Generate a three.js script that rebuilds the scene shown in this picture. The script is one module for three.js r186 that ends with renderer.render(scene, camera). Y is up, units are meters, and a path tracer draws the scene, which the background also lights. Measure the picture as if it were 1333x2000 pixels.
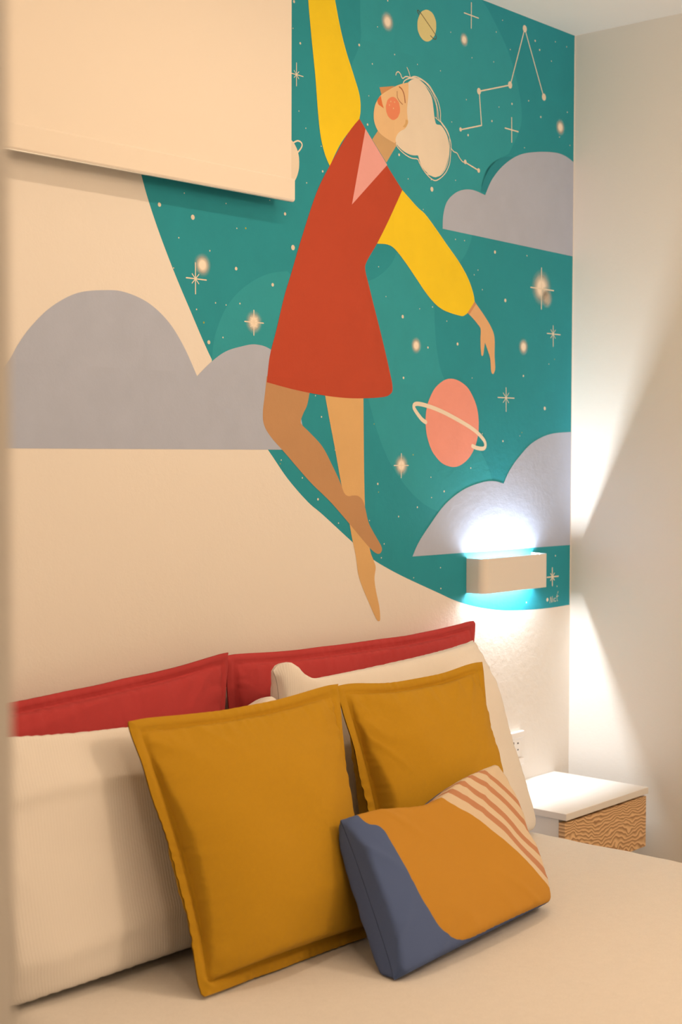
import * as THREE from 'three';
import { RoundedBoxGeometry } from 'three/addons/geometries/RoundedBoxGeometry.js';
import { mergeGeometries } from 'three/addons/utils/BufferGeometryUtils.js';
import { RectAreaLightUniformsLib } from 'three/addons/lights/RectAreaLightUniformsLib.js';

// ---------------------------------------------------------------- camera, light, exposure
// Room: the mural wall is z = 0, the right wall x = 0, the floor y = 0. The camera stands in the doorway of the left wall.
RectAreaLightUniformsLib.init();
const scene = new THREE.Scene();
scene.background = new THREE.Color(0x000000);
const camera = new THREE.PerspectiveCamera(37.92, 1333 / 2000, 0.05, 30);
camera.position.set(-3.4705, 1.3819, 2.2079);
camera.up.set(0.02917, 0.99914, -0.0293);
camera.lookAt(-3.4705 + 0.75123, 1.3819 - 0.04125, 2.2079 - 0.65875);
camera.focus = 3.15;
camera.userData.fStop = 4.6;
const renderer = new THREE.WebGLRenderer({ antialias: true });
renderer.toneMapping = THREE.LinearToneMapping;
renderer.toneMappingExposure = 0.88;
renderer.shadowMap.enabled = true;
const WARM = new THREE.Color().setRGB(1.0, 0.70, 0.45);        // unseen warm ceiling lamps
const COOL = new THREE.Color().setRGB(0.93, 0.98, 1.0);         // neutral wall sconce
const STRIP_POWER = 37, GLOBE_POWER = 3.4, DOOR_GLOBE_POWER = 1.0, SCONCE_UP = 1150, SCONCE_DOWN = 950;

// ---------------------------------------------------------------- helpers
function rng(seed) { let s = seed >>> 0; return () => { s = (s + 0x6D2B79F5) | 0; let t = Math.imul(s ^ (s >>> 15), 1 | s); t = (t + Math.imul(t ^ (t >>> 7), 61 | t)) ^ t; return ((t ^ (t >>> 14)) >>> 0) / 4294967296; }; }
function noise2(seed) {
  const r = rng(seed), P = new Float32Array(65536); for (let i = 0; i < 65536; i++) P[i] = r();
  return (x, y) => { const xi = Math.floor(x), yi = Math.floor(y), fx = x - xi, fy = y - yi, sx = fx * fx * (3 - 2 * fx), sy = fy * fy * (3 - 2 * fy);
    const g = (a, b) => P[((a & 255) << 8) | (b & 255)];
    return (g(xi, yi) * (1 - sx) + g(xi + 1, yi) * sx) * (1 - sy) + (g(xi, yi + 1) * (1 - sx) + g(xi + 1, yi + 1) * sx) * sy; };
}
const n2 = noise2(7);
const fbm = (x, y) => n2(x, y) * 0.55 + n2(x * 2.1 + 9, y * 2.1 + 3) * 0.28 + n2(x * 4.3 + 5, y * 4.3 + 11) * 0.17;
function dataTex(w, h, fn, srgb = false) {
  const d = new Uint8Array(w * h * 4);
  for (let y = 0; y < h; y++) for (let x = 0; x < w; x++) { const c = fn(x / w, y / h), o = (y * w + x) * 4; d[o] = c[0] * 255; d[o + 1] = c[1] * 255; d[o + 2] = c[2] * 255; d[o + 3] = 255; }
  const t = new THREE.DataTexture(d, w, h); t.magFilter = t.minFilter = THREE.LinearFilter; t.wrapS = t.wrapT = THREE.RepeatWrapping;
  if (srgb) t.colorSpace = THREE.SRGBColorSpace; t.needsUpdate = true; return t;
}
const rep = (t, u, v) => { const c = t.clone(); c.repeat.set(u, v); c.needsUpdate = true; return c; };
const rgb = (r, g, b) => new THREE.Color().setRGB(r, g, b);
const g3 = v => [v, v, v];
const weaveTex = dataTex(256, 256, (u, v) => { const n = 32, a = Math.sin(u * n * 2 * Math.PI), b = Math.sin(v * n * 2 * Math.PI); return g3(Math.min(1, Math.max(0, 0.5 + 0.16 * a + 0.16 * b + (n2(u * 256, v * 256) - 0.5) * 0.4))); });
const ribTex = dataTex(256, 64, (u, v) => g3(Math.min(1, Math.max(0, 0.5 + 0.4 * Math.sin(u * 16 * 2 * Math.PI) + (n2(u * 256, v * 64) - 0.5) * 0.2))));
const plasterTex = dataTex(512, 512, (u, v) => g3(0.3 + 0.4 * n2(u * 64, v * 64) + 0.3 * n2(u * 256, v * 256)));
const paintTone = dataTex(512, 512, (u, v) => { const t = 0.93 + 0.07 * fbm(u * 16, v * 16); return [t, t, t]; });
const fabricTone = dataTex(512, 512, (u, v) => { const t = 0.9 + 0.1 * (0.6 * n2(u * 256, v * 256) + 0.4 * fbm(u * 32, v * 32)); return [t, t, t]; });
const M = (color, opt = {}) => new THREE.MeshStandardMaterial({ color, roughness: 0.85, ...opt });
const PH = (color, opt = {}) => new THREE.MeshPhysicalMaterial({ color, roughness: 0.85, ...opt });
const wallMat = M(rgb(0.80, 0.785, 0.76), { roughness: 0.8, bumpMap: rep(plasterTex, 1.5, 1.5), bumpScale: 0.0004 });
const ceilMat = M(rgb(0.82, 0.81, 0.79), { roughness: 0.9 });
const fabric = (c, opt = {}) => M(c, { roughness: 0.95, map: rep(fabricTone, 3, 3), bumpMap: rep(weaveTex, 18, 18), bumpScale: 0.0004, ...opt });

const used = new Map();
function numbered(n) { const k = used.get(n) || 0; used.set(n, k + 1); return k ? `${n}_${String(k).padStart(3, '0')}` : n; }
function mesh(name, geo, mat, parent) { const m = new THREE.Mesh(geo, mat); m.name = parent === scene ? numbered(name) : name; m.castShadow = m.receiveShadow = true; parent.add(m); return m; }
function tag(o, label, category, group) { o.userData = { label, category }; if (group) o.userData.group = group; return o; }
function thing(name, pos, label, category, group) { const g = new THREE.Group(); g.name = numbered(name); g.position.set(...pos); scene.add(g); return tag(g, label, category, group); }
function struct(name, geo, mat, label, parent = scene) { const m = mesh(name, geo, mat, parent); if (parent === scene) m.userData = { kind: 'structure', label }; return m; }
function metreUV(geo) {                                            // box-projected uv in metres
  const p = geo.attributes.position, n = geo.attributes.normal, uv = new Float32Array(p.count * 2);
  for (let i = 0; i < p.count; i++) { const ax = Math.abs(n.getX(i)), ay = Math.abs(n.getY(i)), az = Math.abs(n.getZ(i));
    const [a, b] = ax >= ay && ax >= az ? [p.getZ(i), p.getY(i)] : ay >= az ? [p.getX(i), p.getZ(i)] : [p.getX(i), p.getY(i)]; uv[i * 2] = a; uv[i * 2 + 1] = b; }
  geo.setAttribute('uv', new THREE.BufferAttribute(uv, 2)); return geo;
}
function box(x0, x1, y0, y1, z0, z1, r = 0, seg = 3) {
  const g = r ? new RoundedBoxGeometry(x1 - x0, y1 - y0, z1 - z0, seg, r) : new THREE.BoxGeometry(x1 - x0, y1 - y0, z1 - z0);
  g.translate((x0 + x1) / 2, (y0 + y1) / 2, (z0 + z1) / 2); return metreUV(g);
}
const clean = g => { const o = g.index ? g.toNonIndexed() : g; for (const k of Object.keys(o.attributes)) if (!['position', 'normal', 'uv'].includes(k)) o.deleteAttribute(k); return o; };
const merge = list => mergeGeometries(list.map(clean));

// ---------------------------------------------------------------- room shell
const XL = -3.0, ZF = 3.4, H = 2.5, T = 0.12, DOOR0 = 1.566, DOOR1 = 2.52, HX = -4.3;
struct('wall_back', box(HX - T, T, 0, H, -T, 0), wallMat, 'white wall that carries the painted mural');
struct('wall_right', box(0, T, 0, H, 0, ZF), wallMat, 'plain white wall meeting the mural wall in the corner');
struct('wall_front', box(HX - T, T, 0, H, ZF, ZF + T), wallMat, 'plain white wall opposite the mural');
struct('wall_left', merge([box(XL - T, XL, 0, H, 0, DOOR0), box(XL - T, XL, 0, H, DOOR1, ZF), box(XL - T, XL, 2.35, H, DOOR0, DOOR1)]), wallMat, 'white wall with the doorway, its blurred edge at the left of the picture');
struct('wall_hall', box(HX - T, HX, 0, H, 0, ZF), wallMat, 'white wall of the hall behind the doorway');
struct('ceiling', box(HX - T, T, H, H + T, -T, ZF + T), ceilMat, 'flat white ceiling');
struct('floor', box(HX - T, T, -T, 0, -T, ZF + T), M(rgb(0.6, 0.55, 0.48), { roughness: 0.6 }), 'unseen plain floor, pale to bounce light upward');  // out of view; kept pale to bounce light onto ceiling and walls

// ---------------------------------------------------------------- unseen warm ceiling lamps (above the picture)
function unseenCeilingStrip(x0, x1, z, depth, power, label) {
  const o = thing('unseen_ceiling_light', [(x0 + x1) / 2, H, z], label, 'unseen ceiling light'), L = x1 - x0;
  mesh('housing', box(-L / 2 - 0.015, L / 2 + 0.015, -0.03, 0, -depth / 2 - 0.01, depth / 2 + 0.01, 0.004), M(rgb(0.8, 0.8, 0.8), { roughness: 0.4 }), o);
  mesh('diffuser', box(-L / 2, L / 2, -0.033, -0.0295, -depth / 2, depth / 2), new THREE.MeshStandardMaterial({ color: rgb(0.8, 0.8, 0.8), emissive: WARM, emissiveIntensity: 4 }), o);
  const l = new THREE.RectAreaLight(WARM, power, L, depth); l.position.set(0, -0.036, 0); l.rotation.x = -Math.PI / 2; l.castShadow = true; o.add(l); l.name = 'lamp_light';
}
unseenCeilingStrip(-1.95, -0.95, 0.77, 0.05, STRIP_POWER, 'unseen linear warm ceiling lamp above the bed pillows, lighting the mural wall');  // out of view, placed to light the mural wall and cast the blind shadow
for (const [gx, gy, gz, power, label] of [[-0.8, 2.08, 2.2, GLOBE_POWER, 'unseen frosted warm globe pendant over the foot of the bed, lighting the right wall and ceiling'], [-2.6, 2.33, 1.85, DOOR_GLOBE_POWER, 'unseen frosted warm globe by the left wall, lighting the left sides of the cushions']]) {  // globes out of view: one lights right wall and ceiling, one the cushions
  const o = thing('unseen_globe_light', [gx, H, gz], label, 'unseen ceiling light'), dy = gy - H, white = M(rgb(0.8, 0.8, 0.8), { roughness: 0.4 });
  const bg = new THREE.CylinderGeometry(0.06, 0.065, 0.025, 32); bg.translate(0, -0.0125, 0); mesh('ceiling_mount', bg, white, o);
  if (dy + 0.15 < -0.03) { const L = -(dy + 0.145) - 0.025, cg = new THREE.CylinderGeometry(0.006, 0.006, L, 12); cg.translate(0, -0.025 - L / 2, 0); mesh('rod', cg, white, o); }
  const gg = new THREE.SphereGeometry(0.15, 32, 20); gg.translate(0, dy, 0); mesh('lamp_globe', gg, new THREE.MeshStandardMaterial({ color: rgb(0.85, 0.83, 0.8), roughness: 0.5, emissive: WARM, emissiveIntensity: 2 }), o);
  const l = new THREE.PointLight(WARM, power, 0, 2); l.position.set(0, dy, 0); l.castShadow = true; l.shadow.radius = 7; l.name = 'lamp_light'; o.add(l);
}

// ---------------------------------------------------------------- bed
const BED = 0.5;
{
  const bed = thing('bed', [-1.33, 0, 0.06], 'wide bed spread with plain white cover, pillows stacked at its head', 'bed');
  const x0 = -0.77, x1 = 0.77, zl = 2.0, r = 0.055;
  mesh('bed_base', box(x0 + 0.05, x1 - 0.05, 0.06, 0.24, 0.02, zl - 0.05, 0.01), M(rgb(0.35, 0.25, 0.16)), bed);
  for (const sx of [-0.64, 0.64]) for (const z of [0.12, zl - 0.15]) { const g = new THREE.CylinderGeometry(0.025, 0.02, 0.06, 16); g.translate(sx, 0.03, z); mesh('leg', g, M(rgb(0.3, 0.21, 0.14)), bed); }
  mesh('mattress', box(x0 + 0.02, x1 - 0.02, 0.241, BED - 0.02, 0.0, zl - 0.02, 0.05), M(rgb(0.8, 0.79, 0.77)), bed);
  // the cover: a closed rounded slab with a soft uneven top and edge, hanging down the sides
  const nx = 120, nz = 150, prof = [];
  const drop = 0.3, W = x1 - x0, total = 2 * drop + W;
  const pos = [], uv = [], idx = [];
  for (let j = 0; j <= nz; j++) for (let i = 0; i <= nx; i++) {
    const zz = j / nz * (zl + drop - r), s = i / nx * total - total / 2, a = Math.abs(s), sg = Math.sign(s), hw = W / 2;
    let x, y;
    const flat = hw - r, arc = r * Math.PI / 2;
    if (a < flat) { x = s; y = BED; } else if (a < flat + arc) { const t = (a - flat) / r; x = sg * (flat + r * Math.sin(t)); y = BED - r + r * Math.cos(t); } else { x = sg * (hw + 0.01 * Math.sin(zz * 9 + sg)); y = BED - r - (a - flat - arc); }
    let z = zz; const zf = zl - r;
    if (zz > zf) { const e = zz - zf; if (e < arc) { z = zf + r * Math.sin(e / r); y -= r - r * Math.cos(e / r); } else { z = zl; y -= r + (e - arc); } }
    const edge = Math.exp(-((a - flat) ** 2) / 0.004);
    const sunk = a < flat + arc && zz < zf ? 1 : 0;
    y += sunk * (0.0025 * (fbm(x * 5 + 3, zz * 4) - 0.5) + edge * 0.010 * (fbm(zz * 7 + 2, sg + 4) - 0.5));
    pos.push(x, Math.max(y, 0.16), z); uv.push(s, zz);
  }
  for (let j = 0; j < nz; j++) for (let i = 0; i < nx; i++) { const a = j * (nx + 1) + i, b = a + 1, c = a + nx + 1, d = c + 1; idx.push(a, c, b, b, c, d); }
  const g = new THREE.BufferGeometry(); g.setAttribute('position', new THREE.Float32BufferAttribute(pos, 3)); g.setAttribute('uv', new THREE.Float32BufferAttribute(uv, 2)); g.setIndex(idx); g.computeVertexNormals();
  mesh('bedspread', g, fabric(rgb(0.80, 0.78, 0.75), { side: THREE.DoubleSide }), bed);
}

// ---------------------------------------------------------------- cushions: two sheets of cloth sewn at the rim and filled
function fill({ w, h, n = 56, flange = 0, thick, seed, low = 0.2, wrinkle = 0.0015, sharp = 2.6, steps = 90, slack = 1.045, straight = 0.65, pucker = 0.011, fold = 0.008, folds = [], puff = 0.6, dome = 0.45 }) {
  const s = w / n, nx = n, ny = Math.round(h / s), r = rng(seed), sy = h / ny, N = (nx + 1) * (ny + 1);
  const at = (i, j) => j * (nx + 1) + i, k = flange ? Math.max(1, Math.round(flange / s)) : 0;
  const rim = new Uint8Array(N), cap = new Float32Array(N), nz = noise2(seed + 31);
  const X = new Float32Array(N * 6);                               // front then back
  for (let j = 0; j <= ny; j++) for (let i = 0; i <= nx; i++) {
    const a = at(i, j); rim[a] = Math.min(i, nx - i, j, ny - j) <= k ? 1 : 0;
    const u = (i - nx / 2) / (nx / 2 - k), v = (j - ny / 2) / (ny / 2 - k);
    const pr = Math.pow(Math.max(0, 1 - Math.pow(Math.abs(u), sharp)), dome) * Math.pow(Math.max(0, 1 - Math.pow(Math.abs(v), sharp)), dome);
    cap[a] = rim[a] ? 0 : thick / 2 * pr * (1 - low * v * 0.5) * (0.9 + 0.2 * nz(u * 2.2 + 5, v * 2.2 + 5));
    const x = (i - nx / 2) * s, y = (j - ny / 2) * sy, e = rim[a] ? 0 : wrinkle;
    for (const q of [0, 1]) { const o = (q * N + a) * 3; X[o] = x; X[o + 1] = y; X[o + 2] = (q ? -1 : 1) * cap[a] * 0.9 + (rim[a] ? (r() - 0.5) * 0.001 : (r() - 0.5) * e); }
    if (rim[a]) X[(N + a) * 3 + 2] = X[a * 3 + 2];
  }
  const id = (q, a) => rim[a] ? a : q * N + a, C = [];
  for (const q of [0, 1]) for (let j = 0; j <= ny; j++) for (let i = 0; i <= nx; i++) {
    const a = at(i, j), add = (ii, jj, len, st) => { if (ii < 0 || ii > nx || jj > ny) return; const b = at(ii, jj); if (q && rim[a] && rim[b]) return; C.push(id(q, a), id(q, b), len, st); };
    const sl = (b) => rim[a] && b ? 1 : slack; add(i + 1, j, s * sl(i < nx && rim[at(i + 1, j)]), 0.5); add(i, j + 1, sy * sl(j < ny && rim[at(i, j + 1)]), 0.5); const d = Math.hypot(s, sy) * slack; add(i + 1, j + 1, d, 0.12); add(i - 1, j + 1, d, 0.12); add(i + 2, j, 2 * s * slack, 0.06); add(i, j + 2, 2 * sy * slack, 0.06);
  }
  const ca = new Int32Array(C.length / 4), cb = new Int32Array(C.length / 4), cl = new Float32Array(C.length / 4), cs = new Float32Array(C.length / 4);
  for (let m = 0; m < ca.length; m++) { ca[m] = C[m * 4] * 3; cb[m] = C[m * 4 + 1] * 3; cl[m] = C[m * 4 + 2]; cs[m] = C[m * 4 + 3]; }
  for (let it = 0; it < steps; it++) {
    for (let q = 0; q < 2; q++) for (let a = 0; a < N; a++) if (!rim[a]) { const o = (q * N + a) * 3; X[o + 2] += (q ? -1 : 1) * thick * 0.006; }
    for (let rp = 0; rp < 6; rp++) for (let m = 0; m < ca.length; m++) {
      const a = ca[m], b = cb[m]; let dx = X[b] - X[a], dy = X[b + 1] - X[a + 1], dz = X[b + 2] - X[a + 2]; const L = Math.sqrt(dx * dx + dy * dy + dz * dz) || 1e-9, f = (L - cl[m]) / L * cs[m]; dx *= f; dy *= f; dz *= f;
      X[a] += dx; X[a + 1] += dy; X[a + 2] += dz; X[b] -= dx; X[b + 1] -= dy; X[b + 2] -= dz;
    }
    for (let q = 0; q < 2; q++) for (let a = 0; a < N; a++) { const o = (q * N + a) * 3; if (rim[a]) { X[o + 2] *= 0.96; } else { const z = (q ? -1 : 1) * X[o + 2], top = cap[a] * 1.08 + 0.001; if (z > top) X[o + 2] = (q ? -1 : 1) * (top + (z - top) * 0.3); else if (z < 0.0015) X[o + 2] = (q ? -1 : 1) * 0.0015; } }
  }
  const P = [[], []];
  const e = a => [X[a * 3], X[a * 3 + 1]];
  const cw = (Math.abs(e(at(nx, 0))[0] - e(at(0, 0))[0]) + Math.abs(e(at(nx, ny))[0] - e(at(0, ny))[0])) / 2, ch = (Math.abs(e(at(0, ny))[1] - e(at(0, 0))[1]) + Math.abs(e(at(nx, ny))[1] - e(at(nx, 0))[1])) / 2;
  // gathers along the seam, slack folds running in from the corners, a wavy flange
  const rg = t => { const v = 1 - Math.abs(2 * t - 1); return v * v * v; };
  const crease = (i, j, q) => {
    const di = Math.min(i, nx - i), dj = Math.min(j, ny - j), m = Math.min(di, dj), along = di < dj ? j * sy + (i < nx / 2 ? 3 : 7) : i * s + (j < ny / 2 ? 11 : 17), sg = q ? -1 : 1;
    if (m <= k) return k ? (k - m) / k * 0.007 * (nz(along * 14, 2) - 0.5) : 0;
    const d = (m - k) * s, x = (i / nx - 0.5) * w, y = (j / ny - 0.5) * h, a = x * 0.7 + y * 0.7, c = x * 0.7 - y * 0.7;
    let z = pucker * (1 - Math.exp(-d / 0.006)) * Math.exp(-d / 0.028) * (nz(along * 55, 5 + q) + 0.6 * nz(along * 120, 9 + q) - 0.8);
    const corner = Math.exp(-((Math.hypot(Math.abs(x) - w / 2, Math.abs(y) - h / 2) / 0.16) ** 2)), in_ = 1 - Math.exp(-d / 0.02);
    const [l, t] = x * y > 0 ? [c, a] : [a, c];
    z += fold * in_ * (corner * 1.1 * rg(nz(l * 26 + 40, t * 5 + 20 + q * 7)) + 0.8 * rg(nz(x * 5 + y * 3 + 60, y * 13 - x * 2 + 60 + q * 9)) * Math.exp(-d / 0.09) - 0.25);
    for (const [v0, slope, amp, wd, side] of folds) { const e = (y - (v0 + slope * x)) / wd; z += in_ * amp * (e < 0 ? Math.exp(-e * e * 6) : Math.exp(-e * e)); }
    return sg * z;
  };
  const span = (A, B) => { const L = Math.abs(A - B); return L || 1; };
  for (const q of [0, 1]) for (let a = 0; a < N; a++) { const o = id(q, a) * 3, i = a % (nx + 1), j = Math.floor(a / (nx + 1));
    const stv = straight + (0.97 - straight) * Math.min(1, Math.max(0, 0.75 - j / ny) / 0.6), rw = span(X[at(0, j) * 3], X[at(nx, j) * 3]), rc = (X[at(0, j) * 3] + X[at(nx, j) * 3]) / 2, cw2 = span(X[at(i, 0) * 3 + 1], X[at(i, ny) * 3 + 1]), cc = (X[at(i, 0) * 3 + 1] + X[at(i, ny) * 3 + 1]) / 2;
    P[q].push([X[o] / cw * (1 - straight) + (X[o] - rc) / rw * straight, X[o + 1] / ch * (1 - stv) + (X[o + 1] - cc) / cw2 * stv, (rim[a] ? X[o + 2] + (q ? -1 : 1) * (k ? 0.0012 + 0.004 * Math.sin(Math.PI * Math.min(1, (k - Math.min(i, nx - i, j, ny - j)) / (k * 0.95))) : 0.0004) : X[o + 2] * (1 - puff) + (q ? -1 : 1) * cap[a] * puff) + crease(i, j, q)]); }
  return { P, nx, ny, k, w, h };
}
// corners are the four places of the cushion's corners in the room: bottom left, bottom right, top left, top right
function shapeCushion(f, corners, base, warp) {
  const [BL, BR, TL, TR] = corners.map(c => new THREE.Vector3(...c).sub(base));
  const du = BR.clone().sub(BL).add(TR).sub(TL).normalize(), dv = TL.clone().sub(BL).add(TR).sub(BR).normalize(), nn = new THREE.Vector3().crossVectors(du, dv).normalize();
  const { nx, ny, k, w, h } = f, all = [];
  for (const q of [0, 1]) {
    const pos = [], uv = [], idx = [], rim = [], core = [];
    f.P[q].forEach(([u, v, z], a) => {
      let W = [0, 0, 0]; if (warp) W = warp(u, v, z, q);
      const U = u + 0.5, V = v + 0.5, p = new THREE.Vector3().addScaledVector(BL, (1 - U) * (1 - V)).addScaledVector(BR, U * (1 - V)).addScaledVector(TL, (1 - U) * V).addScaledVector(TR, U * V).addScaledVector(nn, z + W[2]).addScaledVector(du, W[0]).addScaledVector(dv, W[1]);
      p.y = Math.max(p.y, BED + 0.004 - base.y);
      pos.push(p.x, p.y, p.z); const i = a % (nx + 1), j = Math.floor(a / (nx + 1)); uv.push(i / nx, j / ny);
    });
    for (let j = 0; j < ny; j++) for (let i = 0; i < nx; i++) { const a = j * (nx + 1) + i, b = a + 1, c = a + nx + 1, d = c + 1, t = q ? [a, c, b, b, c, d] : [a, b, c, b, d, c]; idx.push(...t); (Math.min(i, nx - 1 - i, j, ny - 1 - j) < k ? rim : core).push(...t); }
    const g = new THREE.BufferGeometry(); g.setAttribute('position', new THREE.Float32BufferAttribute(pos, 3)); g.setAttribute('uv', new THREE.Float32BufferAttribute(uv, 2)); g.setIndex(idx); g.computeVertexNormals();
    const sub = ix => { const s = new THREE.BufferGeometry(); for (const kk of ['position', 'uv', 'normal']) s.setAttribute(kk, g.attributes[kk]); s.setIndex(ix); return s.toNonIndexed(); };
    all.push({ core: sub(core), rim: k ? sub(rim) : null, g });
  }
  return all;
}
function cushion(name, label, group, f, corners, mat, { warp, category = 'cushion', parts = true } = {}) {
  const cx = (corners[0][0] + corners[1][0]) / 2, cz = (corners[0][2] + corners[1][2]) / 2, base = new THREE.Vector3(cx, BED, cz);
  const o = thing(name, [cx, BED, cz], label, category, group), [F, B] = shapeCushion(f, corners, base, warp);
  if (Array.isArray(mat)) { mesh('front_panel', F.core, mat[0], o); mesh('back_panel', B.core, mat[1], o); return o; }
  mesh(category === 'pillow' ? 'pillowcase' : 'cover', mergeGeometries([F.core, B.core]), mat, o);
  if (f.k) mesh('flange', mergeGeometries([F.rim, B.rim]), mat, o);
  return o;
}
const redMat = fabric(rgb(0.52, 0.052, 0.058)), mustard = fabric(rgb(0.55, 0.30, 0.007)), sheet = M(rgb(0.80, 0.78, 0.75), { roughness: 0.95, bumpMap: rep(ribTex, 9, 4), bumpScale: 0.00025 });

// red cushions standing against the wall
cushion('headboard_cushion', 'long red flanged cushion against the wall at the left, behind white pillow', 'red cushions along the wall', fill({ w: 0.84, h: 0.5, n: 126, flange: 0.02, thick: 0.09, seed: 11, low: 0.1, straight: 0.3 }),
  [[-2.22, 0.5, 0.07], [-1.395, 0.5, 0.07], [-2.2, 0.934, 0.055], [-1.372, 0.974, 0.066]], redMat);
cushion('headboard_cushion', 'long red flanged cushion against the wall at the right, nearest the sconce', 'red cushions along the wall', fill({ w: 0.84, h: 0.5, n: 126, flange: 0.02, thick: 0.09, seed: 12, low: 0.1, straight: 0.3 }),
  [[-1.375, 0.5, 0.065], [-0.57, 0.5, 0.07], [-1.36, 0.965, 0.05], [-0.523, 0.966, 0.058]], redMat);
// white bed pillows; the free corners of the cases stand up as small ears
const ear = (pu, pv, du, dv, dn, wu = 0.055, wv = 0.1) => (u, v) => { const a = Math.exp(-(((u - pu) / wu) ** 2 + ((v - pv) / wv) ** 2)); return [a * du, a * dv, a * dn]; };
cushion('bed_pillow', 'plump white ribbed bed pillow at the left, leaning behind the larger mustard cushion', 'white bed pillows', fill({ w: 0.74, h: 0.5, n: 74, thick: 0.16, seed: 21, low: 0.35, sharp: 3.2, wrinkle: 0.003, fold: 0.005, folds: [[0.115, 0.02, 0.006, 0.03], [-0.11, 0.14, 0.005, 0.026]] }),
  [[-2.1, 0.5, 0.27], [-1.38, 0.5, 0.27], [-2.09, 0.918, 0.175], [-1.34, 0.872, 0.165]], sheet, { category: 'pillow', warp: ear(0.47, 0.46, -0.01, 0.025, 0.01) });
cushion('bed_pillow', 'white ribbed bed pillow at the right, its edge showing beside the nightstand', 'white bed pillows', fill({ w: 0.76, h: 0.5, n: 76, thick: 0.15, seed: 22, low: 0.35, sharp: 3.2, wrinkle: 0.003, fold: 0.005 }),
  [[-1.33, 0.5, 0.26], [-0.59, 0.5, 0.26], [-1.345, 0.918, 0.16], [-0.668, 0.94, 0.16]], sheet, { category: 'pillow', warp: ear(-0.465, 0.48, 0.012, 0.04, 0.012) });
// mustard square cushions
cushion('square_cushion', 'mustard square cushion with flat flange, the nearer and larger-looking one at left', 'mustard square cushions', fill({ w: 0.52, h: 0.5, n: 92, flange: 0.022, thick: 0.15, seed: 31, low: 0.5, straight: 0.42, puff: 0.5, dome: 0.62, sharp: 2.1 }),
  [[-1.845, 0.505, 0.49], [-1.42, 0.5, 0.49], [-1.84, 0.926, 0.305], [-1.305, 0.926, 0.3]], mustard);
cushion('square_cushion', 'mustard square cushion with flat flange, the farther one behind the striped lumbar cushion', 'mustard square cushions', fill({ w: 0.48, h: 0.48, n: 88, flange: 0.022, thick: 0.16, seed: 32, low: 0.5, fold: 0.011, straight: 0.42, puff: 0.5, dome: 0.62, sharp: 2.1 }),
  [[-1.35, 0.5, 0.46], [-0.93, 0.5, 0.46], [-1.3, 0.922, 0.295], [-0.82, 0.918, 0.295]], mustard);
// lumbar cushion with printed panel
{
  const c = document.createElement('canvas'); c.width = 1024; c.height = 640; const x = c.getContext('2d'), P = p => [p[0] * 1024, p[1] * 640];
  const css = (r, g, b) => '#' + rgb(r, g, b).getHexString();
  x.fillStyle = css(0.085, 0.135, 0.31); x.fillRect(0, 0, 1024, 640);
  const poly = (pts, col) => { x.fillStyle = col; x.beginPath(); const cv = new THREE.SplineCurve(pts.map(p => new THREE.Vector2(...P(p)))); cv.getPoints(80).forEach((p, i) => i ? x.lineTo(p.x, p.y) : x.moveTo(p.x, p.y)); return () => { x.closePath(); x.fill(); }; };
  let end = poly([[0.06, 0], [0.08, 0.08], [0.103, 0.136], [0.139, 0.175], [0.154, 0.222], [0.172, 0.339], [0.188, 0.517], [0.217, 0.688], [0.258, 0.797], [0.339, 0.86], [0.44, 0.88], [0.526, 0.878], [0.7, 0.9], [0.93, 0.935], [1, 0.935]], css(0.56, 0.28, 0.03)); x.lineTo(1024, 0); end();
  end = poly([[0.44, 0], [0.535, 0.2], [0.64, 0.37], [0.76, 0.575], [0.86, 0.75], [1.02, 0.97]], css(0.74, 0.62, 0.46)); x.lineTo(1024, 0); end();
  x.strokeStyle = css(0.55, 0.27, 0.15); x.lineWidth = 27;
  for (const s of [[[0.50, 0], [0.60, 0.19], [0.735, 0.42], [0.84, 0.64], [1.02, 0.9]], [[0.58, 0], [0.67, 0.17], [0.77, 0.36], [0.87, 0.56], [1.02, 0.79]], [[0.665, 0], [0.74, 0.14], [0.82, 0.29], [0.9, 0.44], [1.02, 0.63]], [[0.75, 0], [0.8, 0.1], [0.86, 0.21], [0.93, 0.34], [1.02, 0.48]]]) { x.beginPath(); new THREE.SplineCurve(s.map(p => new THREE.Vector2(...P(p)))).getPoints(40).forEach((p, i) => i ? x.lineTo(p.x, p.y) : x.moveTo(p.x, p.y)); x.stroke(); }
  const tex = new THREE.CanvasTexture(c); tex.colorSpace = THREE.SRGBColorSpace;
  const bump = { roughness: 0.97, bumpMap: rep(weaveTex, 12, 8), bumpScale: 0.0006 };
  cushion('lumbar_cushion', 'small navy lumbar cushion with mustard field and cream striped corner', null, fill({ w: 0.48, h: 0.3, n: 80, thick: 0.105, seed: 41, low: 0.25, straight: 0.8, pucker: 0.004, puff: 0.3 }),
    [[-1.577, 0.503, 0.668], [-1.075, 0.51, 0.635], [-1.519, 0.733, 0.498], [-1.045, 0.753, 0.488]], [M(0xffffff, { map: tex, ...bump }), M(rgb(0.085, 0.135, 0.31), bump)], { warp: (u, v) => [0, -0.03 * Math.exp(-(((u + 0.08) / 0.2) ** 2)) * Math.max(0, v + 0.35), 0] });
}

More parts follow.
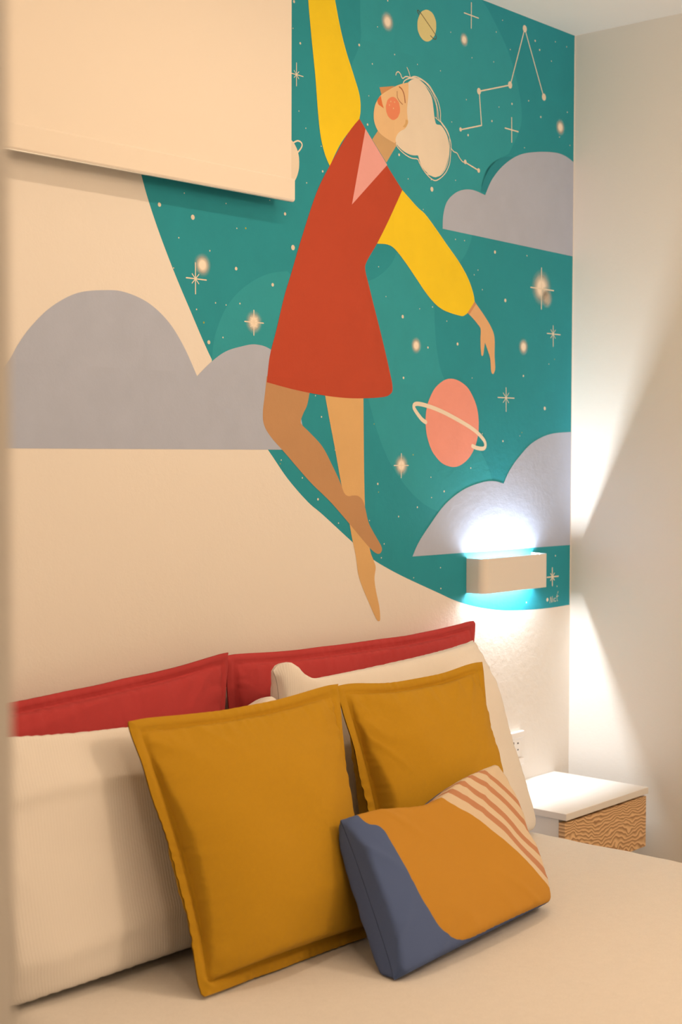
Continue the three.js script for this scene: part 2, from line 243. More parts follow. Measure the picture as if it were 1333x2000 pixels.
// ---------------------------------------------------------------- nightstand
{
  const X0 = -0.462, X1 = -0.073, Y1 = 0.515, Z1 = 0.289, Y0 = 0.362, white = M(rgb(0.82, 0.81, 0.8), { roughness: 0.35 });
  const o = thing('nightstand', [(X0 + X1) / 2, Y0, 0], 'small white floating nightstand with wood-grain drawer front beside the bed', 'nightstand'), ox = (X0 + X1) / 2;
  const b = (x0, x1, y0, y1, z0, z1, r) => box(x0 - ox, x1 - ox, y0 - Y0, y1 - Y0, z0, z1, r);
  mesh('top', b(X0, X1, Y1 - 0.017, Y1, 0.001, Z1, 0.0015), white, o);
  mesh('side_panel', b(X0 + 0.004, X0 + 0.02, Y0, Y1 - 0.0172, 0.001, Z1 - 0.024), white, o);
  mesh('side_panel', b(X1 - 0.02, X1 - 0.004, Y0, Y1 - 0.0172, 0.001, Z1 - 0.024), white, o);
  mesh('bottom_panel', b(X0 + 0.02, X1 - 0.02, Y0, Y0 + 0.016, 0.001, Z1 - 0.024), white, o);
  const wood = dataTex(1024, 384, (u, v) => {
    const X = u * 0.385, Y = v * 0.13, yy = (Y - 0.015) / 0.11, wv = fbm(X * 16 + 2, Y * 22) - 0.5, jag = n2(X * 70, Y * 30 + 4) - 0.5;
    const f = yy * (0.55 + 0.75 * yy) + 0.62 * Math.sqrt(Math.max(0, (u - 0.12))) * (0.25 + yy) + wv * 0.55 + jag * 0.07;
    const ring = f * 8.5, t = ring - Math.floor(ring), d = t < 0.75 ? Math.pow(t / 0.75, 1.6) : Math.pow((1 - t) / 0.25, 1.2), fi = (n2(u * 120, v * 300) - 0.5) * 0.08;
    const k = 1 - 0.42 * d + fi; return [Math.min(1, 0.95 * Math.pow(k, 0.75)), Math.min(1, 0.82 * k), Math.min(1, 0.64 * Math.pow(k, 1.2))];
  }, true);
  wood.wrapS = wood.wrapT = THREE.ClampToEdgeWrapping;
  const fg = b(X0 + 0.002, X1 - 0.002, Y0 - 0.002, Y1 - 0.0235, Z1 - 0.023, Z1 - 0.005, 0.001);
  { const p = fg.attributes.position, uv = fg.attributes.uv, w = X1 - X0, h = Y1 - Y0; for (let i = 0; i < p.count; i++) uv.setXY(i, p.getX(i) / w + 0.5 + 0, (p.getY(i)) / h); }
  const df = mesh('drawer', fg, M(0xffffff, { map: wood, roughness: 0.55 }), o); df.userData.label = 'drawer front with wavy brown wood grain';
  const sc = new THREE.CylinderGeometry(0.0025, 0.0025, 0.001, 12); sc.rotateZ(Math.PI / 2); sc.translate(X0 + 0.0036 - ox, Y1 - 0.026 - Y0, 0.14); mesh('screw_cap', sc, M(rgb(0.55, 0.5, 0.48)), o);
}

// ---------------------------------------------------------------- power outlet beside the bed
{
  const cx = -0.289, cy = 0.606, o = thing('power_outlet', [cx, cy, 0], 'white double power outlet on the wall above the nightstand', 'outlet'), pl = M(rgb(0.84, 0.83, 0.82), { roughness: 0.35 });
  const rail = up => { const s = new THREE.Shape([[0, 0], [0.0, 0.0105], [0.0035, 0.0125], [0.009, 0.0105], [0.0135, 0.0085], [0.0135, 0]].map(p => new THREE.Vector2(...p))); const g = new THREE.ExtrudeGeometry(s, { depth: 0.104, bevelEnabled: false }); g.rotateY(Math.PI / 2); g.rotateX(0); return g; };
  const wide = (y0, y1, z0, zt) => { const s = new THREE.Shape([new THREE.Vector2(-0.052, y0), new THREE.Vector2(0.052, y0), new THREE.Vector2(0.052, y1), new THREE.Vector2(-0.052, y1)]); return new THREE.ExtrudeGeometry(s, { depth: zt, bevelEnabled: true, bevelThickness: 0.002, bevelSize: 0.002, bevelSegments: 3 }).translate(0, 0, z0); };
  mesh('backplate', box(-0.047, 0.047, -0.041, 0.041, 0.0005, 0.006, 0.002), pl, o);
  mesh('cover_rail', wide(0.028, 0.042, 0.003, 0.008), pl, o); mesh('cover_rail', wide(-0.042, -0.028, 0.003, 0.008), pl, o);
  for (const mx of [-0.022, 0.022]) {
    const m = mesh('socket', box(mx - 0.0205, mx + 0.0205, -0.0255, 0.0255, 0.0055, 0.0085, 0.0015), pl, o), dark = M(rgb(0.02, 0.018, 0.016));
    for (const [sx, sy, w, h] of [[0.009, 0.013, 0.006, 0.004], [0.009, -0.004, 0.005, 0.0035], [-0.01, 0.015, 0.003, 0.006], [-0.01, 0.003, 0.003, 0.004], [-0.01, -0.011, 0.003, 0.006]]) mesh('slot', box(mx + sx - w / 2, mx + sx + w / 2, sy - h / 2, sy + h / 2, 0.0084, 0.0088), dark, m);
  }
}

// ---------------------------------------------------------------- wall sconce
{
  const x0 = -0.478, x1 = -0.188, y0 = 1.0275, y1 = 1.1145, D = 0.056, cx = (x0 + x1) / 2, cy = (y0 + y1) / 2, hw = (x1 - x0) / 2, hh = (y1 - y0) / 2;
  const o = thing('wall_sconce', [cx, cy, 0], 'rounded white up-and-down wall sconce glowing beside the corner', 'wall lamp');
  const r = 0.022, t = 0.003, prof = (ww, d, rr, rev) => { const p = []; p.push([-ww, 0.0005]); for (let k = 0; k <= 10; k++) { const a = Math.PI - k / 10 * Math.PI / 2; p.push([-ww + rr + rr * Math.cos(a), d - rr + rr * Math.sin(a)]); } for (let k = 0; k <= 10; k++) { const a = Math.PI / 2 - k / 10 * Math.PI / 2; p.push([ww - rr + rr * Math.cos(a), d - rr + rr * Math.sin(a)]); } p.push([ww, 0.0005]); return rev ? p.reverse() : p; };
  const s = new THREE.Shape([...prof(hw, D, r), ...prof(hw - t, D - t, r - t, true)].map(p => new THREE.Vector2(p[0], -p[1])));
  const g = new THREE.ExtrudeGeometry(s, { depth: 2 * hh, bevelEnabled: false, curveSegments: 8 }); g.rotateX(-Math.PI / 2); g.translate(0, -hh, 0);
  const white = M(rgb(0.78, 0.765, 0.74), { roughness: 0.45 });
  mesh('shade', g, white, o);
  mesh('mounting_plate', box(-hw + 0.03, hw - 0.03, -0.02, 0.02, 0.0005, 0.008), white, o);
  mesh('unseen_baffle', box(-hw + 0.006, hw - 0.006, -hh + 0.002, hh - 0.002, 0.0255, 0.0275), white, o);  // unseen plate inside the shade, placed to cut the edges of the light cones
  mesh('lamp_tray', box(-hw + 0.02, hw - 0.02, -0.004, 0.004, 0.008, 0.0255), white, o);
  for (const [sg, pw] of [[1, SCONCE_UP], [-1, SCONCE_DOWN]]) {
    const e = mesh('led_strip', box(-hw + 0.03, hw - 0.03, sg > 0 ? 0.004 : -0.006, sg > 0 ? 0.006 : -0.004, 0.0085, 0.0155), new THREE.MeshStandardMaterial({ color: rgb(0.8, 0.8, 0.8), emissive: COOL, emissiveIntensity: 6 }), o);
    const l = new THREE.RectAreaLight(COOL, pw, 2 * hw - 0.06, 0.006); l.position.set(0, sg * 0.0075, 0.012); l.rotation.x = sg * Math.PI / 2; l.castShadow = true; l.name = 'lamp_light'; o.add(l);
  }
}

// ---------------------------------------------------------------- roller blind
{
  const x1 = -1.1705, x0 = -2.55, zf = 0.05, top = 2.44, o = thing('roller_blind', [(x0 + x1) / 2, 1.905, 0], 'cream fabric roller blind with hem bar, half covering the mural', 'blind'), cx = (x0 + x1) / 2;
  const cloth = M(rgb(0.83, 0.79, 0.73), { roughness: 0.9, bumpMap: rep(weaveTex, 30, 30), bumpScale: 0.0002 });
  mesh('fabric', box(x0 - cx, x1 - cx, 0.045, top - 1.905, zf - 0.0012, zf + 0.0), cloth, o);
  const hs = new THREE.Shape([[-0.0085, 0.003], [-0.0065, 0], [0.0015, 0], [0.0035, 0.003], [0.0035, 0.0435], [0.0015, 0.0465], [-0.0065, 0.0465], [-0.0085, 0.044]].map(p => new THREE.Vector2(...p)));
  const hg = new THREE.ExtrudeGeometry(hs, { depth: x1 - x0 + 0.014, bevelEnabled: false }); hg.rotateY(-Math.PI / 2); hg.translate(x1 - cx + 0.007, 0, zf);
  { const p = hg.attributes.position; for (let i = 0; i < p.count; i++) p.setZ(i, zf + (p.getZ(i) - zf)); }
  const hem = mesh('hem_bar', metreUV(hg), cloth, o);
  mesh('weight_rail', box(x0 - cx, x1 - cx + 0.006, -0.0018, 0.0002, zf - 0.0055, zf + 0.0005), M(rgb(0.55, 0.56, 0.55), { roughness: 0.35, metalness: 0.6 }), o);
  const rg = new THREE.CylinderGeometry(0.022, 0.022, x1 - x0, 24); rg.rotateZ(Math.PI / 2); rg.translate(0, top - 1.905, zf - 0.022); mesh('roller', rg, cloth, o);
  for (const bx of [x0 - cx - 0.004, x1 - cx + 0.004]) mesh('bracket', box(bx - 0.002, bx + 0.002, top - 1.905 - 0.03, top - 1.905 + 0.035, 0.0005, zf + 0.01), M(rgb(0.7, 0.7, 0.69), { roughness: 0.4 }), o);
}

// ---------------------------------------------------------------- mural, painted on the wall
// outlines in millimetres on the wall (x from the corner, y from the floor); each list is one smooth run between two sharp points
const SHAPES = {
  disc: [[-1560,1971,-1543,1918,-1525,1870,-1496,1808,-1458,1737,-1417,1668,-1352,1564,-1271,1463,-1187,1381,-1128,1321,-1063,1269,-1015,1240,-916,1176,-847,1134,-744,1090,-595,1037,-523,1012,-437,990,-325,972,-209,964,-99,961,5,962]],
  cloudBig: [[-1923,1461,-1906,1488,-1874,1518,-1851,1545,-1834,1571,-1806,1604,-1760,1643,-1700,1673,-1633,1684,-1583,1684,-1524,1668,-1471,1634,-1430,1587,-1395,1531],[-1395,1531,-1356,1561,-1316,1584,-1271,1597,-1226,1604,-1179,1595,-1116,1558],[-1116,1558,-1066,1383],[-1066,1383,-1853,1384],[-1853,1384,-1939,1384],[-1939,1384,-1923,1461]],
  cloudTop: [[-583,1918,-581,1951,-567,1984,-537,2008,-501,2022,-459,2027,-409,2021],[-409,2021,-379,2065,-328,2108,-260,2143,-178,2163,-93,2174,-43,2172,-1,2162],[-1,2162,-1,1909],[-1,1909,-583,1918]],
  cloudLow: [[-694,1130,-671,1162,-627,1203,-567,1251,-494,1285,-418,1302,-363,1305,-320,1298],[-320,1298,-295,1330,-256,1363,-191,1403,-106,1427,0,1434],[0,1434,0,1126],[0,1126,-694,1130]],
  dress: [[-894,2129,-934,2089,-994,2010,-1038,1944,-1085,1842,-1116,1767,-1140,1710,-1164,1638,-1184,1582,-1193,1526],[-1193,1526,-1099,1512,-991,1502,-904,1500,-813,1505,-781,1513,-772,1529,-785,1572,-814,1648,-842,1716,-860,1761,-872,1793,-866,1813,-830,1857,-793,1908,-739,1990],[-739,1990,-794,2037,-873,2110,-894,2129]],
  collar: [[-873,2110,-795,2040],[-795,2040,-919,1934],[-919,1934,-873,2110]],
  neck: [[-817,2126,-849,2090],[-849,2090,-798,2045],[-798,2045,-761,2090],[-761,2090,-723,2130],[-723,2130,-817,2126]],
  face: [[-720,2242,-750,2232,-780,2218,-816,2197,-830,2183,-840,2167,-844,2147,-841,2129,-828,2112,-805,2102,-768,2094],[-768,2094,-713,2138],[-713,2138,-702,2199,-714,2243],[-714,2243,-720,2242]],
  nose: [[-824,2212,-769,2225],[-769,2225,-816,2196],[-816,2196,-824,2212]],
  lips: [[-819,2194,-829,2185,-831,2180,-828,2173,-819,2170,-808,2167],[-808,2167,-814,2178,-819,2194]],
  ear: [[-728,2155,-720,2154,-719,2144,-728,2137,-738,2137,-730,2145,-728,2155]],
  hair: [[-719,2243,-704,2252,-684,2257,-660,2249,-640,2235,-628,2221,-622,2197,-618,2178,-611,2164,-591,2163,-570,2146,-560,2123,-561,2098,-572,2069,-590,2049,-614,2037,-643,2042,-667,2056,-681,2079],[-681,2079,-706,2076,-733,2080,-757,2090,-765,2102,-759,2115,-747,2125,-730,2134,-719,2149,-721,2161,-723,2180,-719,2207,-718,2231,-719,2243]],
  sleeveRight: [[-739,1990,-683,1958,-653,1945,-614,1918,-564,1880,-517,1845,-480,1809,-458,1775,-451,1753],[-451,1753,-482,1721],[-482,1721,-498,1714,-516,1714,-552,1718,-583,1724,-613,1736,-648,1759,-682,1787,-726,1823,-765,1850,-793,1858,-830,1856],[-830,1856,-793,1926,-739,1990]],
  hand: [[-454,1755,-412,1723,-379,1693,-365,1668,-364,1623,-361,1591,-369,1577,-378,1583,-383,1615,-397,1640,-406,1654],[-406,1654,-409,1640,-413,1623,-420,1621,-424,1639,-425,1664,-425,1687,-439,1699,-461,1713,-483,1724],[-483,1724,-454,1755]],
  cuffShade: [[-454,1755,-445,1747],[-445,1747,-473,1719],[-473,1719,-483,1724],[-483,1724,-454,1755]],
  sleeveLeft: [[-1072,2429,-1066,2360,-1061,2320,-1053,2265,-1042,2195,-1033,2119,-1024,2068,-1010,2032,-994,2009],[-994,2009,-955,2067,-894,2129],[-894,2129,-890,2150,-894,2182,-915,2224,-941,2272,-961,2320,-979,2377,-1003,2446],[-1003,2446,-1072,2429]],
  legBack: [[-1193,1539,-1199,1500,-1205,1462,-1201,1435,-1179,1409,-1139,1378,-1058,1314,-990,1268,-929,1220,-884,1183,-848,1155,-824,1143,-811,1147,-811,1160,-839,1193,-857,1217,-868,1247,-877,1267,-893,1278,-911,1280,-929,1279,-943,1287,-956,1310,-982,1347,-1016,1390,-1058,1421,-1081,1436,-1087,1445,-1079,1462,-1066,1482,-1057,1516],[-1057,1516,-1193,1539]],
  legFront: [[-1010,1512,-991,1444,-973,1382,-956,1319,-938,1261,-924,1217,-915,1184,-902,1143,-893,1101,-879,1071,-856,1034,-838,1006,-824,988,-814,989,-817,1019,-829,1056,-835,1086,-831,1112,-838,1128,-851,1152,-864,1206,-870,1253,-874,1358,-877,1516],[-877,1516,-1010,1512]],
  planet: [[-430,1454,-431,1429,-438,1406,-450,1385,-467,1367,-487,1354,-510,1345,-534,1342,-558,1345,-581,1352,-602,1365,-620,1381,-633,1401,-642,1423,-646,1447,-645,1470,-639,1493,-627,1513,-612,1531,-593,1544,-571,1554,-547,1558,-523,1556,-499,1549,-477,1538,-459,1521,-444,1501,-434,1478,-430,1454]],
  planetYellow: [[-613,2398,-613,2389,-615,2381,-618,2373,-624,2366,-630,2360,-638,2355,-646,2352,-654,2351,-662,2352,-669,2355,-675,2359,-680,2365,-684,2372,-685,2380,-685,2388,-683,2396,-679,2404,-674,2412,-668,2418,-660,2422,-653,2425,-644,2426,-636,2425,-629,2423,-623,2419,-618,2413,-614,2406,-613,2398]],
  planetCream: [[-1093,2002,-1094,1989,-1098,1976,-1104,1965,-1112,1955,-1122,1947,-1132,1941,-1144,1938,-1155,1938,-1165,1941,-1175,1946,-1182,1954,-1188,1964,-1192,1975,-1193,1987,-1192,2000,-1188,2012,-1182,2023,-1175,2033,-1165,2042,-1155,2047,-1144,2051,-1133,2051,-1122,2048,-1112,2043,-1104,2035,-1098,2026,-1094,2014,-1093,2002]],
  cheek: [[-749,2178,-749,2172,-750,2166,-753,2161,-756,2156,-761,2152,-766,2149,-771,2147,-777,2146,-783,2147,-788,2149,-793,2152,-796,2156,-799,2161,-800,2167,-801,2173,-799,2178,-797,2184,-794,2189,-789,2193,-784,2196,-779,2198,-773,2199,-767,2198,-762,2196,-757,2193,-753,2189,-751,2184,-749,2178]],
  toneTop: [[-894,2427,-892,2360,-889,2313,-899,2284,-916,2253,-954,2189],[-954,2189,-898,2096,-731,1987,-613,1911,-531,1830],[-531,1830,-491,1864,-464,1910,-466,1940,-427,2032,-384,2096,-306,2140],[-306,2140,-250,2240,-298,2374,-388,2470,-432,2535],[-432,2535,-894,2427]],
  toneLeft: [[-1354,1560,-1349,1598,-1339,1629,-1316,1670,-1279,1708,-1226,1740,-1180,1757,-1129,1766],[-1129,1766,-1034,1696,-1000,1563],[-1000,1563,-1354,1560]],
  toneLow: [[-864,1768,-833,1778,-796,1800,-772,1822,-755,1851],[-755,1851,-687,1794,-614,1734],[-614,1734,-611,1678,-601,1617,-578,1563,-506,1484,-441,1402,-404,1363,-374,1318,-367,1292],[-367,1292,-587,1233,-784,1358,-895,1591],[-895,1591,-864,1768]],
  toneCloud: [[-427,2028,-420,2057,-401,2087,-366,2113,-317,2130,-271,2134],[-271,2134,-316,2035],[-316,2035,-427,2028]],
};
const STROKES = {
  ring: [10.1,[-645,1450,-661,1457,-679,1471,-692,1485,-684,1493,-650,1491,-589,1479,-517,1458,-452,1435,-414,1414,-401,1399,-408,1388,-436,1389,-456,1394]],
  ringDark: [2.0,[-678,2408,-686,2414,-679,2416,-652,2399,-617,2375,-613,2366,-621,2363,-635,2368]],
  ringCream: [3.5,[-1111,2042,-1101,2047,-1094,2048,-1087,2046,-1084,2041,-1088,2033,-1098,2023]],
  strandOuter: [2.5,[-738,2237,-731,2245,-708,2256,-692,2261,-668,2259,-640,2250,-620,2234,-604,2217,-595,2194,-593,2172,-570,2154,-553,2129,-554,2099,-559,2074,-578,2049,-610,2030,-634,2033,-659,2047,-675,2062,-683,2070,-706,2069,-733,2075,-757,2086,-763,2094]],
  strandInner: [2.2,[-711,2253,-680,2258,-652,2253,-628,2238,-616,2223,-606,2200,-601,2176,-587,2169,-565,2152,-558,2131,-563,2083,-578,2058,-598,2043,-622,2039,-651,2041]],
  strandMid: [2.0,[-723,2249,-692,2258,-656,2248,-632,2234,-612,2209,-608,2180,-616,2179,-591,2170,-572,2159]],
  curl: [2.6,[-765,2251,-763,2256,-756,2260,-748,2256,-744,2250,-739,2248,-731,2253,-723,2255,-713,2255]],
  wisp: [2.2,[-724,2276,-717,2267,-712,2256]],
  trail: [2.5,[-553,2116,-541,2109,-528,2107,-517,2097,-505,2090,-494,2090]],
  brow: [3.1,[-752,2226,-742,2222,-734,2211,-730,2194]],
  lash: [1.9,[-760,2214,-759,2202,-752,2194,-740,2188]],
};
const CONSTELLATION = [[-240,2468,-303,2313],[-303,2313,-437,2273],[-437,2273,-426,2191],[-426,2191,-514,2166],[-240,2468,-150,2310],[-494,2090,-438,2078]];
const NODES = [[-240,2468,7.9],[-304,2313,7.8],[-438,2273,7.0],[-513,2167,4.4],[-149,2310,8.1],[-494,2091,5.0],[-438,2078,5.1]];
const DOTS = [[-1110,2341,3.2],[-1090,2257,2.6],[-895,2293,3.0],[-1113,2284,1.3],[-1094,2112,1.4],[-1072,2079,1.4],[-1022,2048,1.4],[-1017,1994,2.6],[-1069,1962,1.6],[-849,2260,1.7],[-769,2297,1.7],[-684,2291,1.4],[-595,2293,1.4],[-831,2347,1.4],[-795,2414,2.0],[-555,2393,1.4],[-339,2468,1.5],[-366,2433,1.5],[-468,2349,1.5],[-376,2357,1.5],[-304,2402,1.5],[-192,2447,2.7],[-171,2428,2.7],[-97,2464,1.6],[-42,2462,1.6],[-115,2410,1.6],[-36,2290,1.9],[-220,2288,1.9],[-163,2256,2.7],[-295,2267,2.7],[-352,2249,1.5],[-490,2243,1.5],[-382,2209,2.5],[-482,2158,2.9],[-549,2179,1.4],[-237,2165,1.5],[-22,2204,1.6],[-73,2218,1.6],[-865,2121,2.7],[-861,2186,1.3],[-751,2070,3.1],[-717,2019,1.4],[-629,2029,1.4],[-532,2041,1.4],[-626,2007,5.7],[-659,1955,1.4],[-531,1898,1.5],[-494,1899,1.5],[-365,1884,4.1],[-222,1889,1.9],[-824,1804,1.4],[-453,1819,1.5],[-437,1832,1.5],[-418,1785,1.5],[-318,1766,4.6],[-735,1696,4.2],[-671,1719,1.3],[-797,1738,1.3],[-564,1697,1.4],[-520,1644,3.8],[-638,1629,2.7],[-731,1553,3.0],[-459,1563,1.5],[-234,1577,2.9],[-115,1613,1.5],[-88,1627,1.5,1],[-133,1495,4.8],[-324,1407,2.6],[-239,1430,1.5,1],[-248,1421,1.3],[-414,1425,1.5],[-838,1443,1.5,1],[-693,1372,1.7,1],[-1019,1456,2.0],[-1039,1502,1.4],[-973,1383,1.4],[-1148,1361,1.5],[-1151,1353,1.3,1],[-1081,1322,1.7],[-1030,1274,2.8],[-824,1305,2.6],[-821,1286,1.5,1],[-571,1283,2.5],[-624,1318,1.5],[-621,1269,1.5],[-462,1339,1.8],[-621,1727,1.8],[-961,1219,1.7],[-853,1221,1.4],[-800,1165,1.8],[-810,1133,1.7],[-747,1227,2.0],[-676,1247,2.1],[-689,1079,1.5],[-584,1097,1.7],[-582,1046,2.0],[-75,1100,2.1],[-66,1017,1.8],[-212,984,2.0],[-1429,1893,1.3],[-1313,1887,1.3],[-1184,1910,1.1],[-1137,1887,3.5],[-1495,1862,4.2],[-1406,1848,5.1],[-1282,1840,1.4],[-1256,1843,2.1,1],[-1444,1803,1.6],[-1359,1786,1.7],[-1458,1742,1.4],[-1284,1757,3.7],[-1112,1818,5.7],[-1175,1733,3.8],[-1273,1686,1.8],[-1343,1682,1.6],[-1313,1680,1.4],[-1396,1665,1.7],[-1376,1640,2.1,1],[-1322,1613,1.7],[-1362,1601,4.1]];
const FRECKLES = [[-783,2187],[-769,2188],[-788,2178],[-773,2173]];
const STARS = [[[-1102,2188],[[-1102,2213],[-1102,2164],[-1125,2184],[-1081,2192]],2.0,1],[[-1399,1726],[[-1399,1758],[-1399,1696],[-1424,1724],[-1369,1729]],2.5,1],[[-1232,1650],[[-1232,1675],[-1232,1623],[-1259,1649],[-1203,1652]],2.4,1],[[-472,2451],[[-472,2482],[-472,2420],[-501,2445],[-442,2458]],2.8,0],[[-295,2201],[[-296,2232],[-295,2170],[-325,2196],[-266,2206]],3.1,0],[[-154,1809],[[-154,1864],[-153,1756],[-204,1805],[-95,1814]],3.0,0],[[-96,1694],[[-96,1716],[-95,1661],[-125,1692],[-61,1696]],2.5,1],[[-312,1518],[[-312,1544],[-311,1483],[-348,1517],[-275,1519]],2.4,1],[[-738,1347],[[-738,1375],[-738,1318],[-765,1347],[-711,1347]],2.2,0],[[-89,1044],[[-90,1068],[-89,1020],[-115,1046],[-60,1042]],3.6,1]];
const SPRAYS = [[-796,2366,20.0],[-501,2386,15.0],[-70,2244,19.0],[-1380,1755,20.0],[-684,1631,17.0],[-235,1652,19.0],[-154,1811,40.0],[-129,1787,24.0],[-1232,1650,21.0],[-738,1347,22.0]];

{
  const mural = thing('mural', [0, 0, 0], 'teal night-sky wall mural of a dancing woman among planets, stars and clouds', 'mural');
  const paint = (r, g, b) => M(rgb(r, g, b), { roughness: 0.85, map: rep(paintTone, 1.3, 1.3), bumpMap: rep(plasterTex, 1.5, 1.5), bumpScale: 0.0003 });
  const C = { teal: paint(0.012, 0.315, 0.42), tealLight: paint(0.022, 0.36, 0.465), tealDeep: paint(0.01, 0.27, 0.37), lavender: paint(0.44, 0.52, 0.71), red: paint(0.49, 0.064, 0.026), yellow: paint(0.90, 0.69, 0.013), pink: paint(0.83, 0.42, 0.43), coral: paint(0.86, 0.36, 0.31), cream: paint(0.84, 0.78, 0.68), skinDark: paint(0.52, 0.30, 0.15), skin: paint(0.72, 0.47, 0.21), skinHand: paint(0.76, 0.48, 0.26), face: paint(0.84, 0.60, 0.34), neck: paint(0.62, 0.42, 0.22), nose: paint(0.62, 0.33, 0.15), lips: paint(0.74, 0.20, 0.07), cheek: paint(0.84, 0.29, 0.16), brown: paint(0.36, 0.13, 0.06), olive: paint(0.10, 0.09, 0.05), lime: paint(0.40, 0.46, 0.06), straw: paint(0.72, 0.68, 0.34), cuff: paint(0.62, 0.32, 0.16) };
  const clampX = x => Math.min(x, -3) / 1000;
  function outline(segs) {
    const out = [];
    for (const s of segs) { const v = []; for (let i = 0; i < s.length; i += 2) v.push(new THREE.Vector2(clampX(s[i]), Math.min(2.4995, s[i + 1] / 1000)));
      const pts = v.length < 3 ? v : new THREE.SplineCurve(v).getPoints((v.length - 1) * 6); pts.forEach((p, i) => { if (i || !out.length) if (!out.length || p.distanceTo(out[out.length - 1]) > 1e-5) out.push(p); }); }
    if (out[0].distanceTo(out[out.length - 1]) < 1e-4) out.pop();
    return out;
  }
  const flat = (pts, layer) => { const g = new THREE.ShapeGeometry(new THREE.Shape(pts)); g.translate(0, 0, layer * 0.00006); return g; };
  const shape = (name, key, mat, layer, parent = mural) => mesh(name, flat(outline(SHAPES[key]), layer), mat, parent);
  function ribbon(pts, w, layer) {                                  // brush stroke with round ends
    const h = w / 2, L = [], R = [], n = pts.length, dir = i => pts[Math.min(n - 1, i + 1)].clone().sub(pts[Math.max(0, i - 1)]).normalize();
    const cap = (p, d, s) => { const o = []; for (let k = 1; k < 6; k++) { const a = Math.PI * k / 6; o.push(new THREE.Vector2(p.x + h * (s * Math.cos(a) * -d.y + s * Math.sin(a) * d.x), p.y + h * (s * Math.cos(a) * d.x + s * Math.sin(a) * d.y))); } return o; };
    const pos = [], idx = [];
    for (let i = 0; i < n; i++) { const d = dir(i); pos.push(pts[i].x - d.y * h, pts[i].y + d.x * h, layer * 0.00006, pts[i].x + d.y * h, pts[i].y - d.x * h, layer * 0.00006); if (i) { const a = (i - 1) * 2; idx.push(a, a + 1, a + 2, a + 1, a + 3, a + 2); } }
    for (const [i, s] of [[0, -1], [n - 1, 1]]) { const o = cap(pts[i], dir(i), s), c = pos.length / 3; pos.push(pts[i].x, pts[i].y, layer * 0.00006); const ring = s > 0 ? [i * 2, null, i * 2 + 1] : [i * 2 + 1, null, i * 2]; const k0 = pos.length / 3; o.forEach(p => pos.push(p.x, p.y, layer * 0.00006)); let prev = ring[0]; for (let k = 0; k < o.length; k++) { idx.push(c, k0 + k, prev); prev = k0 + k; } idx.push(c, ring[2], prev); }
    const g = new THREE.BufferGeometry(); g.setAttribute('position', new THREE.Float32BufferAttribute(pos, 3)); g.setAttribute('normal', new THREE.Float32BufferAttribute(pos.map((_, i) => i % 3 === 2 ? 1 : 0), 3)); const uv = []; for (let i = 0; i < pos.length; i += 3) uv.push(pos[i], pos[i + 1]); g.setAttribute('uv', new THREE.Float32BufferAttribute(uv, 2)); g.setIndex(idx); return g;
  }
  const vs = a => { const v = []; for (let i = 0; i < a.length; i += 2) v.push(new THREE.Vector2(clampX(a[i]), a[i + 1] / 1000)); return v; };
  const stroke = (name, key, mat, layer, parent = mural) => { const a = STROKES[key], v = vs(a[1]); return mesh(name, ribbon(v.length < 3 ? v : new THREE.SplineCurve(v).getPoints(v.length * 7), a[0] / 1000, layer), mat, parent); };
  // sky
  { const edge = outline(SHAPES.disc); const top = [[-0.003, 2.4995], [-1.645, 2.4995], [-1.635, 2.3], [-1.6, 2.1]].map(p => new THREE.Vector2(...p)); mesh('painted_sky', flat([...edge, ...top], 1), C.teal, mural); }
  const tones = [['toneTop', C.tealLight], ['toneLeft', C.tealLight], ['toneLow', C.tealLight], ['toneCloud', C.tealDeep]];
  for (const [k, m] of tones) shape('sky_wash', k, m, 2);
  // dots, spray spots, stars
  const dot = new THREE.CircleGeometry(1, 18);
  const spot = (name, x, y, r, mat, layer, parent = mural) => { const m = mesh(name, dot, mat, parent); m.position.set(x / 1000, y / 1000, layer * 0.00006); m.scale.set(r / 1000, r / 1000, 1); return m; };
  for (const [x, y, r, green] of DOTS) spot('painted_dot', x, y, r, green ? C.lime : C.cream, 3);
  const sprayAlpha = dataTex(64, 64, (u, v) => { const d = Math.hypot(u - 0.5, v - 0.5) * 2; return g3(Math.min(1, Math.max(0, Math.exp(-d * d * 3.4) - 0.034) * 1.5)); });
  const sprayMat = new THREE.MeshStandardMaterial({ color: rgb(0.9, 0.84, 0.76), roughness: 0.8, transparent: true, alphaMap: sprayAlpha, depthWrite: false });
  for (const [x, y, r] of SPRAYS) spot('spray_dot', x, y, r * 1.25, sprayMat, 4);
  for (const [[cx, cy], [t, b, l, r], w, diag] of STARS) {
    const V = (x, y) => new THREE.Vector2(x / 1000, y / 1000), gs = [ribbon([V(t[0], t[1]), V(b[0], b[1])], w / 1000, 5), ribbon([V(l[0], cy), V(r[0], cy)], w / 1000, 5.2)];
    if (diag) { const d = (r[0] - l[0]) * 0.17; gs.push(ribbon([V(cx - d, cy - d), V(cx + d, cy + d)], w / 1300, 5.4), ribbon([V(cx - d, cy + d), V(cx + d, cy - d)], w / 1300, 5.6)); }
    mesh('painted_star', merge(gs), C.cream, mural);
  }
  { const c = mesh('constellation', merge(CONSTELLATION.slice(0, 5).map((p, i) => ribbon(vs(p), 0.0032, 3 + i * 0.1))), C.cream, mural); for (const [x, y, r] of NODES.slice(0, 5)) spot('star_node', x, y, r * 1.15, C.cream, 4, c); }
  // clouds and planets
  shape('painted_cloud', 'cloudBig', C.lavender, 6); shape('painted_cloud', 'cloudTop', C.lavender, 6); shape('painted_cloud', 'cloudLow', C.lavender, 6);
  { const p = shape('painted_planet', 'planet', C.coral, 6); p.userData.label = 'coral pink ringed planet'; stroke('planet_ring', 'ring', C.cream, 7, p); }
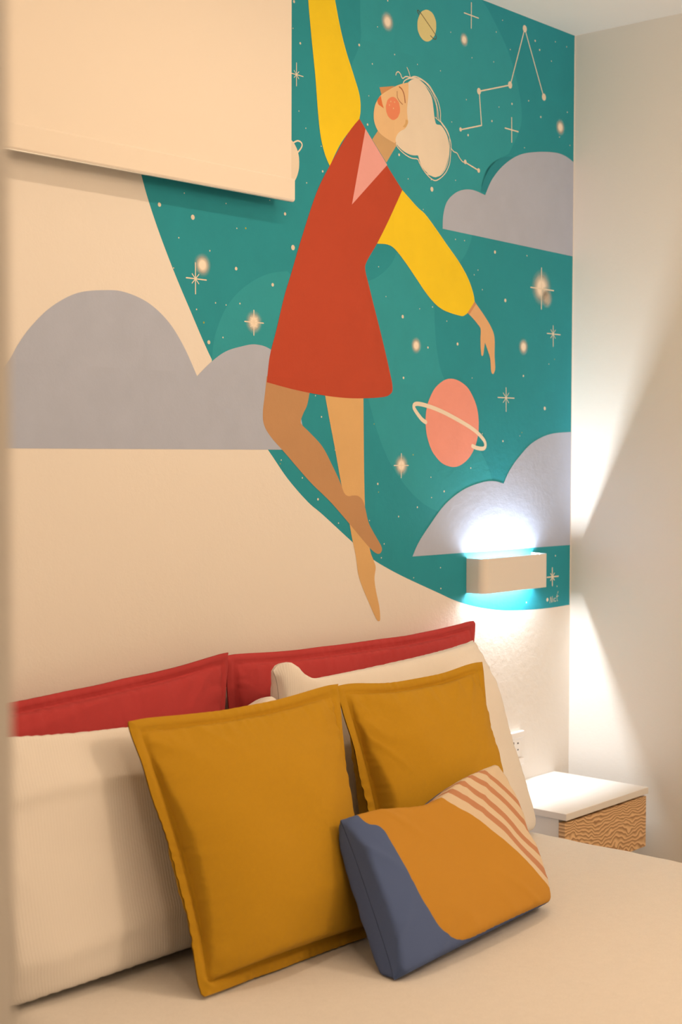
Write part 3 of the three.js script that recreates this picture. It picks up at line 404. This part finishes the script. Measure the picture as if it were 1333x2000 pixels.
  { const p = shape('painted_planet', 'planetYellow', C.straw, 6); p.userData.label = 'small straw-yellow planet'; stroke('planet_ring', 'ringDark', C.olive, 7, p); }
  { const p = shape('painted_planet', 'planetCream', C.cream, 6); p.userData.label = 'cream planet half behind the blind'; stroke('planet_ring', 'ringCream', C.cream, 7, p); }
  // the painted woman
  const w = new THREE.Group(); w.name = 'painted_woman'; w.userData.label = 'white-haired woman in red dress, one arm raised'; mural.add(w);
  shape('front_leg', 'legFront', C.skin, 8, w); shape('back_leg', 'legBack', C.skinDark, 9, w);
  shape('hand', 'hand', C.skinHand, 8, w); shape('cuff', 'cuffShade', C.cuff, 9, w); shape('neck', 'neck', C.neck, 8, w);
  shape('sleeve', 'sleeveLeft', C.yellow, 10, w); shape('sleeve', 'sleeveRight', C.yellow, 10, w);
  shape('dress', 'dress', C.red, 11, w); shape('collar', 'collar', C.pink, 12, w);
  shape('nose', 'nose', C.nose, 9, w); shape('face', 'face', C.face, 10, w); shape('lips', 'lips', C.lips, 11, w); shape('cheek', 'cheek', C.cheek, 11, w); shape('ear', 'ear', C.skin, 11, w);
  for (const [x, y] of FRECKLES) spot('freckle', x, y, 1.7, C.face, 12, w);
  stroke('eyebrow', 'brow', C.brown, 11, w); stroke('eyelid', 'lash', C.brown, 11, w);
  shape('hair', 'hair', C.cream, 12, w);
  ['strandOuter', 'strandInner', 'strandMid', 'curl', 'wisp', 'trail'].forEach((k, i) => stroke('hair_strand', k, C.cream, 13 + i * 0.4, w));
  mesh('hair_strand', ribbon(vs(CONSTELLATION[5]), 0.0032, 13), C.cream, w); for (const [x, y, r] of NODES.slice(5)) spot('star_node', x, y, r * 1.1, C.cream, 14, w);
  // the painter's signature in small white brush strokes, beside a dot
  { const X = -0.1005, Y = 0.983, s = 0.0068, P = a => a.map(([x, y]) => new THREE.Vector2(X + x * s, Y + y * s));
    const letters = [[[0, -1.3], [0.5, 1.1]], [[0.5, 1.1], [1.3, -1.2]], [[1.3, -1.2], [1.8, 1.3]], [[2.4, 0.3], [2.4, -1]], [[4.1, 0.3], [3.3, 0.4], [3.1, -0.5], [3.5, -1.0], [4.3, -0.7]], [[5.2, 1.8], [5.0, -0.2], [5.5, -0.9]], [[4.6, 0.9], [6.1, 1.1]], [[5.5, 2.2], [5.9, 2.9]]];
    mesh('signature', merge(letters.map((l, i) => ribbon(P(l), 0.0016, 5 + i * 0.1))), C.cream, mural);
    spot('painted_dot', (X - 0.012) * 1000, Y * 1000 + 1, 5, C.cream, 5); }
}
renderer.render(scene, camera);
